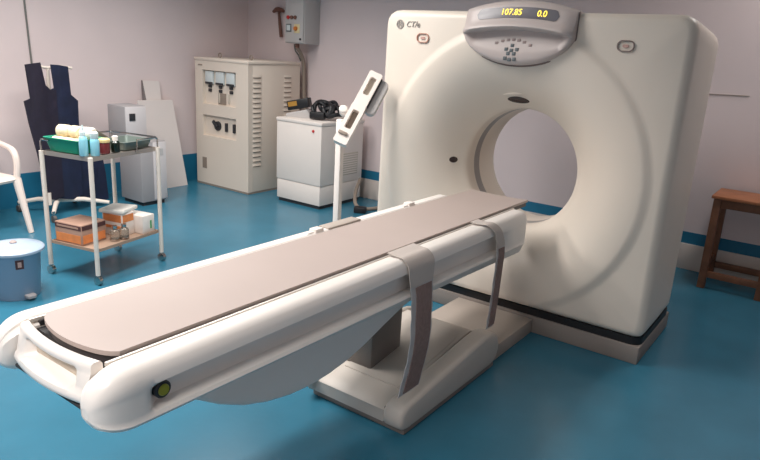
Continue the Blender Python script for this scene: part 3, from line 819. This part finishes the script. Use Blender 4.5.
gr = join(tube([(-HU, -HV, TZ-.01), (-HU, -HV, zr_-.01), (-HU, -HV+.012, zr_), (-HU, HV-.012, zr_), (-HU, HV, zr_-.01), (-HU, HV, TZ-.01)], .0055, 8),
          tube([(HU, HV, TZ-.01), (HU, HV, zr_-.01), (HU-.012, HV, zr_), (-HU+.004, HV, zr_)], .0055, 8),
          tube([(-HU, -HV+.004, zr_), (-HU+.07, -HV+.004, zr_)], .0055, 8), tube([(HU, HV, zr_-.012), (HU, HV-.02, zr_), (HU, .10, zr_), (HU, .09, TZ-.01)], .0055, 8))
obj('guard_rail', gr, M['steel'], **L)

def on_trolley(u, v, z):
    c, s = math.cos(TA), math.sin(TA)
    return (TR.x+u*c-v*s, TR.y+u*s+v*c, z)
def tthing(name, label, cat, u, v, z, rz=0, group=None): return thing(name, label, cat, on_trolley(u, v, z), TA+rz, group)
Z1, Z0 = TZ+.002, SZ+.002
def open_tray(hx, hy, h, flare, th=.006, r=.02):
    def rr(a, b): return rrect(-a, a, -b, b, r, 5)
    S = [(hx, hy, 0), (hx+flare, hy+flare, h-.004), (hx+flare+.008, hy+flare+.008, h-.004), (hx+flare+.008, hy+flare+.008, h), (hx+flare-th, hy+flare-th, h), (hx-th, hy-th, th), (.01+r, .01+r, th)]
    return loft([[(x, y, z) for x, y in rr(a, b)] for a, b, z in S])
gt = tthing('green_basket', 'green plastic tray of dressings on the trolley top, nearest the left end', 'tray', -.050, -.165, Z1)
obj('tray_body', open_tray(.125, .088, .085, .018), M['green'], gt, world=False)
# dressings heaped in the tray
rolls = [(-.087, -.041, .047, .06), (0.0, -.042, .047, -.04), (.087, -.041, .047, .05), (-.087, .041, .047, -.06), (0.0, .041, .047, .05), (.087, .041, .047, -.04), (-.075, -.005, .117, .25), (.018, .004, .117, -.12), (.108, .010, .117, .2)]
roll_lab = ['cream gauze roll at the front left of the green tray', 'cream gauze roll in the front middle of the green tray', 'cream gauze roll at the front right of the green tray',
            'cream gauze roll at the back left of the green tray', 'cream gauze roll in the back middle of the green tray', 'cream gauze roll at the back right of the green tray',
            'cream gauze roll on top of the heap in the green tray, left one', 'cream gauze roll on top of the heap in the green tray, middle one', 'white gauze roll on top of the heap in the green tray']
def roll_bm():
    return join(lathe([(.008, -.041), (.032, -.041), (.039, -.033), (.040, 0), (.039, .033), (.032, .041), (.008, .041)], (0, 0, 0), 18, True, 'X'))
rp = None
for (u, v, z, a), lab in zip(rolls, roll_lab):
    m = M['whitegauze'] if lab.startswith('white') else M['gauze']
    o = obj('gauze_roll', roll_bm(), m, None)
    o.location = on_trolley(-.050+u, -.165+v, Z1+z); o.rotation_euler = (0, 0, TA+a)
    tag(o, lab, 'gauze roll', 'gauze rolls heaped in the green tray')

def bottle(name, label, u, v, z, prof, capprof, mb, mc, group=None, cat='bottle'):
    t = tthing(name, label, cat, u, v, z, 0, group)
    obj('bottle_body', lathe(prof, (0, 0, 0), 24), mb, t, world=False)
    obj('cap', lathe(capprof, (0, 0, 0), 20), mc, t, world=False)
    return t
bottle('squeeze_bottle', 'tall pale blue bottle with white nozzle, left one at the trolley front corner', .130, -.262, Z1,
       [(.024, 0), (.026, .004), (.026, .095), (.022, .112), (.012, .122), (.012, .126)], [(.015, .122), (.015, .145), (.008, .150), (.005, .185), (.001, .186)], M['bluebottle'], M['palecap'], 'pale blue bottles')
bottle('squeeze_bottle', 'shorter pale blue bottle with white top, right one at the trolley front corner', .172, -.215, Z1,
       [(.025, 0), (.027, .004), (.027, .085), (.024, .100), (.018, .108)], [(.022, .104), (.024, .108), (.024, .138), (.018, .144), (.001, .145)], M['bluebottle'], M['palecap'], 'pale blue bottles')
bottle('specimen_jar', 'brown red jar with a cream lid on the trolley top', .155, -.125, Z1, [(.030, 0), (.033, .004), (.033, .066), (.028, .074)], [(.032, .070), (.035, .072), (.035, .088), (.028, .094), (.001, .095)], M['jar'], M['jarlid'], cat='jar')
bottle('small_dark_bottle', 'small dark green bottle with a white cap beside the brown red jar', .165, -.045, Z1, [(.025, 0), (.027, .004), (.027, .062), (.018, .074), (.014, .078)], [(.018, .074), (.018, .10), (.015, .103), (.001, .104)], M['darkbottle'], M['paper'])
kt = tthing('instrument_tray', 'grey green metal instrument tray at the right end of the trolley top', 'tray', .065, .140, Z1)
obj('tray_body', open_tray(.100, .110, .055, .016), M['tray'], kt, world=False)
for i, (x, y, a, lab) in enumerate(((-.03, .0, .3, 'steel forceps lying at the left of the instrument tray'), (.02, .02, -.2, 'steel forceps lying in the middle of the instrument tray'), (.06, -.01, .1, 'steel forceps lying at the right of the instrument tray'))):
    bm = join(tube([(-.004, -.085, 0), (-.007, 0, .003), (-.001, .085, 0)], .004, 6), tube([(.004, -.085, 0), (.007, 0, .003), (.001, .085, 0)], .004, 6), lathe([(.006, -.005), (.006, .005)], (0, .0, 0), 8))
    bmesh.ops.scale(bm, vec=(1, .9, 1), verts=bm.verts[:])
    o = obj('forceps', bm, M['steel'], None); o.location = on_trolley(.065+x, .140+y, Z1+.046+.0); o.rotation_euler = (.0, 0, TA+a)
    o.location.z = Z1+.012
    tag(o, lab, 'forceps', 'forceps in the instrument tray')
oc = [(-.10, 0), (.09, 0), (.08, .04), (-.01, .095), (-.06, .125), (-.095, .06)]
bm = prism(oc, 'Y', -.035, .035, .012)
o = obj('olive_cloth', bm, M['olive'], None); o.location = on_trolley(-.115, .085, Z1); o.rotation_euler = (0, 0, TA+1.45)
tag(o, 'folded olive grey cloth standing behind the bottles on the trolley top', 'cloth')

# lower shelf
cbx = tthing('orange_carton', 'brown and orange carton on the left of the lower trolley shelf', 'box', -.058, -.160, Z0, .0)
obj('carton_body', box(-.115, .115, -.10, .10, .0, .135, .003), M['carton'], cbx, world=False)
obj('orange_print', join(box(-.105, .105, -.1015, -.099, .012, .066), box(.1135, .1165, -.09, .09, .012, .066)), M['cartonorange'], cbx, world=False)
obj('dark_band', join(box(-.112, .112, -.102, -.099, .100, .128), box(.1135, .117, -.095, .095, .100, .128)), M['cartondark'], cbx, world=False)
obj('band_window', join(box(-.095, .09, -.1035, -.101, .108, .120)), M['carton'], cbx, world=False)
ob2 = tthing('printed_carton', 'white carton with orange print in the middle of the lower trolley shelf', 'box', .020, .085, Z0, .04)
obj('carton_body', box(-.085, .085, -.055, .055, 0, .155, .003), M['paper'], ob2, world=False)
obj('orange_print', join(box(-.075, .075, -.0565, -.054, .095, .145), box(-.075, .075, -.0565, -.054, .05, .07), box(.0835, .0865, -.05, .05, .095, .145)), M['cartonorange'], ob2, world=False)
ob3 = tthing('white_carton', 'white carton with a green mark at the right end of the lower trolley shelf', 'box', .075, .205, Z0, 0)
obj('carton_body', box(-.10, .10, -.055, .055, 0, .125, .003), M['paper'], ob3, world=False)
obj('green_mark', box(.0985, .1015, .012, .026, .028, .085), M['greenmark'], ob3, world=False)
ob4 = tthing('paper_packet', 'flat white paper packet lying across the cartons on the lower shelf', 'packet', .02, .10, Z0+.156, .25)
obj('packet_body', box(-.10, .08, -.09, .10, 0, .026, .008), M['whitegauze'], ob4, world=False)
for u, v, lab in ((.125, -.055, 'clear glass bottle on the lower shelf beside the orange carton'), (.142, .010, 'clear glass bottle on the lower shelf in front of the printed carton')):
    t = tthing('glass_bottle', lab, 'bottle', u, v, Z0, 0, 'glass bottles on the lower shelf')
    obj('bottle_body', lathe([(.028, 0), (.031, .004), (.031, .060), (.026, .072), (.014, .078), (.014, .088)], (0, 0, 0), 22), M['glass'], t, world=False)
    obj('metal_cap', lathe([(.017, .084), (.017, .102), (.001, .103)], (0, 0, 0), 16), M['steel'], t, world=False)
    obj('metal_base', lathe([(.0325, .001), (.0325, .016), (.031, .016)], (0, 0, 0), 22, False), M['steel'], t, world=False)

# ------------------------------------------------------------------ wooden stool at the right
st = thing('wooden_stool', 'brown wooden stool standing against the back wall right of the gantry', 'stool', (-.46, 5.13, 0))
SX0, SX1, SY0, SY1, SZT = -.685, -.235, 4.945, 5.325, .685
obj('seat_top', box(SX0, SX1, SY0, SY1, SZT-.022, SZT, .004), M['woodtop'], st)
for x0, x1 in ((SX0+.015, SX0+.065), (SX1-.065, SX1-.015)):
    for y0, y1 in ((SY0+.015, SY0+.06), (SY1-.06, SY1-.015)):
        sx = .012 if x0 < -.5 else -.012
        bm = box(x0, x1, y0, y1, 0, SZT-.022, .003)
        obj('leg', bm, M['wood'], st)
for y in (SY0+.025, SY1-.05): obj('apron_rail', box(SX0+.06, SX1-.06, y, y+.024, SZT-.085, SZT-.022, .002), M['wood'], st)
for x in (SX0+.028, SX1-.052): obj('apron_rail', box(x, x+.024, SY0+.055, SY1-.055, SZT-.085, SZT-.022, .002), M['wood'], st)
for y in (SY0+.022, SY1-.05): obj('stretcher', box(SX0+.06, SX1-.06, y, y+.028, .085, .13, .002), M['wood'], st)
for x in (SX0+.026, SX1-.054): obj('stretcher', box(x, x+.028, SY0+.055, SY1-.055, .145, .19, .002), M['wood'], st)

# ------------------------------------------------------------------ light
def area(name, loc, size, size_y, power, col, rot=(0, 0, 0), spread=180):
    l = bpy.data.lights.new(name, 'AREA'); l.shape = 'RECTANGLE'; l.size = size; l.size_y = size_y; l.energy = power; l.color = col
    l.spread = math.radians(spread)
    o = bpy.data.objects.new(name, l); C.objects.link(o); o.location = loc; o.rotation_euler = rot
    return o
area('ceiling_lamp_left', (-4.1, 1.3, H-.06), .5, 1.5, 70, (1, .955, .915), spread=155)
area('ceiling_lamp_middle', (-2.9, 2.0, H-.06), .5, 1.5, 58, (1, .955, .915), spread=155)
area('fill_light_right', (-.2, 4.7, H-.06), .35, .9, 13, (1, .955, .92), spread=150)  # unseen fill, added to lift the wall and floor right of the gantry
area('fill_light_near', (-1.2, -.7, H-.06), 1.5, .5, 66, (1, .955, .915), spread=150)  # frontal fill added out of view, brightens gantry front and table's right side
area('ceiling_lamp_corner', (-4.4, 3.5, H-.06), .35, 1.2, 16, (1, .955, .92), spread=125)
w = bpy.data.worlds.new('world'); bpy.context.scene.world = w; w.use_nodes = True
w.node_tree.nodes['Background'].inputs[0].default_value = (.9, .85, .85, 1); w.node_tree.nodes['Background'].inputs[1].default_value = .05

# ------------------------------------------------------------------ camera
def R3(yaw, p, r):
    f = Vector((math.sin(yaw)*math.cos(p), math.cos(yaw)*math.cos(p), -math.sin(p)))
    r0 = Vector((math.cos(yaw), -math.sin(yaw), 0)); d = f.cross(r0)
    return math.cos(r)*r0+math.sin(r)*d, -math.sin(r)*r0+math.cos(r)*d, f
rr, dd, ff = R3(math.radians(-35.4), math.radians(15.85), math.radians(-3.3))
cam = bpy.data.cameras.new('camera'); co = bpy.data.objects.new('camera', cam); C.objects.link(co)
cam.sensor_width = 36; cam.lens = 642/760*36; cam.clip_start = .05
co.matrix_world = Matrix(((rr.x, -dd.x, -ff.x, 0), (rr.y, -dd.y, -ff.y, 0), (rr.z, -dd.z, -ff.z, 1.55), (0, 0, 0, 1)))
sc = bpy.context.scene
sc.camera = co
sc.view_settings.view_transform = 'Standard'; sc.view_settings.look = 'None'; sc.view_settings.gamma = 1; sc.view_settings.exposure = .1
sc.view_settings.use_curve_mapping = False
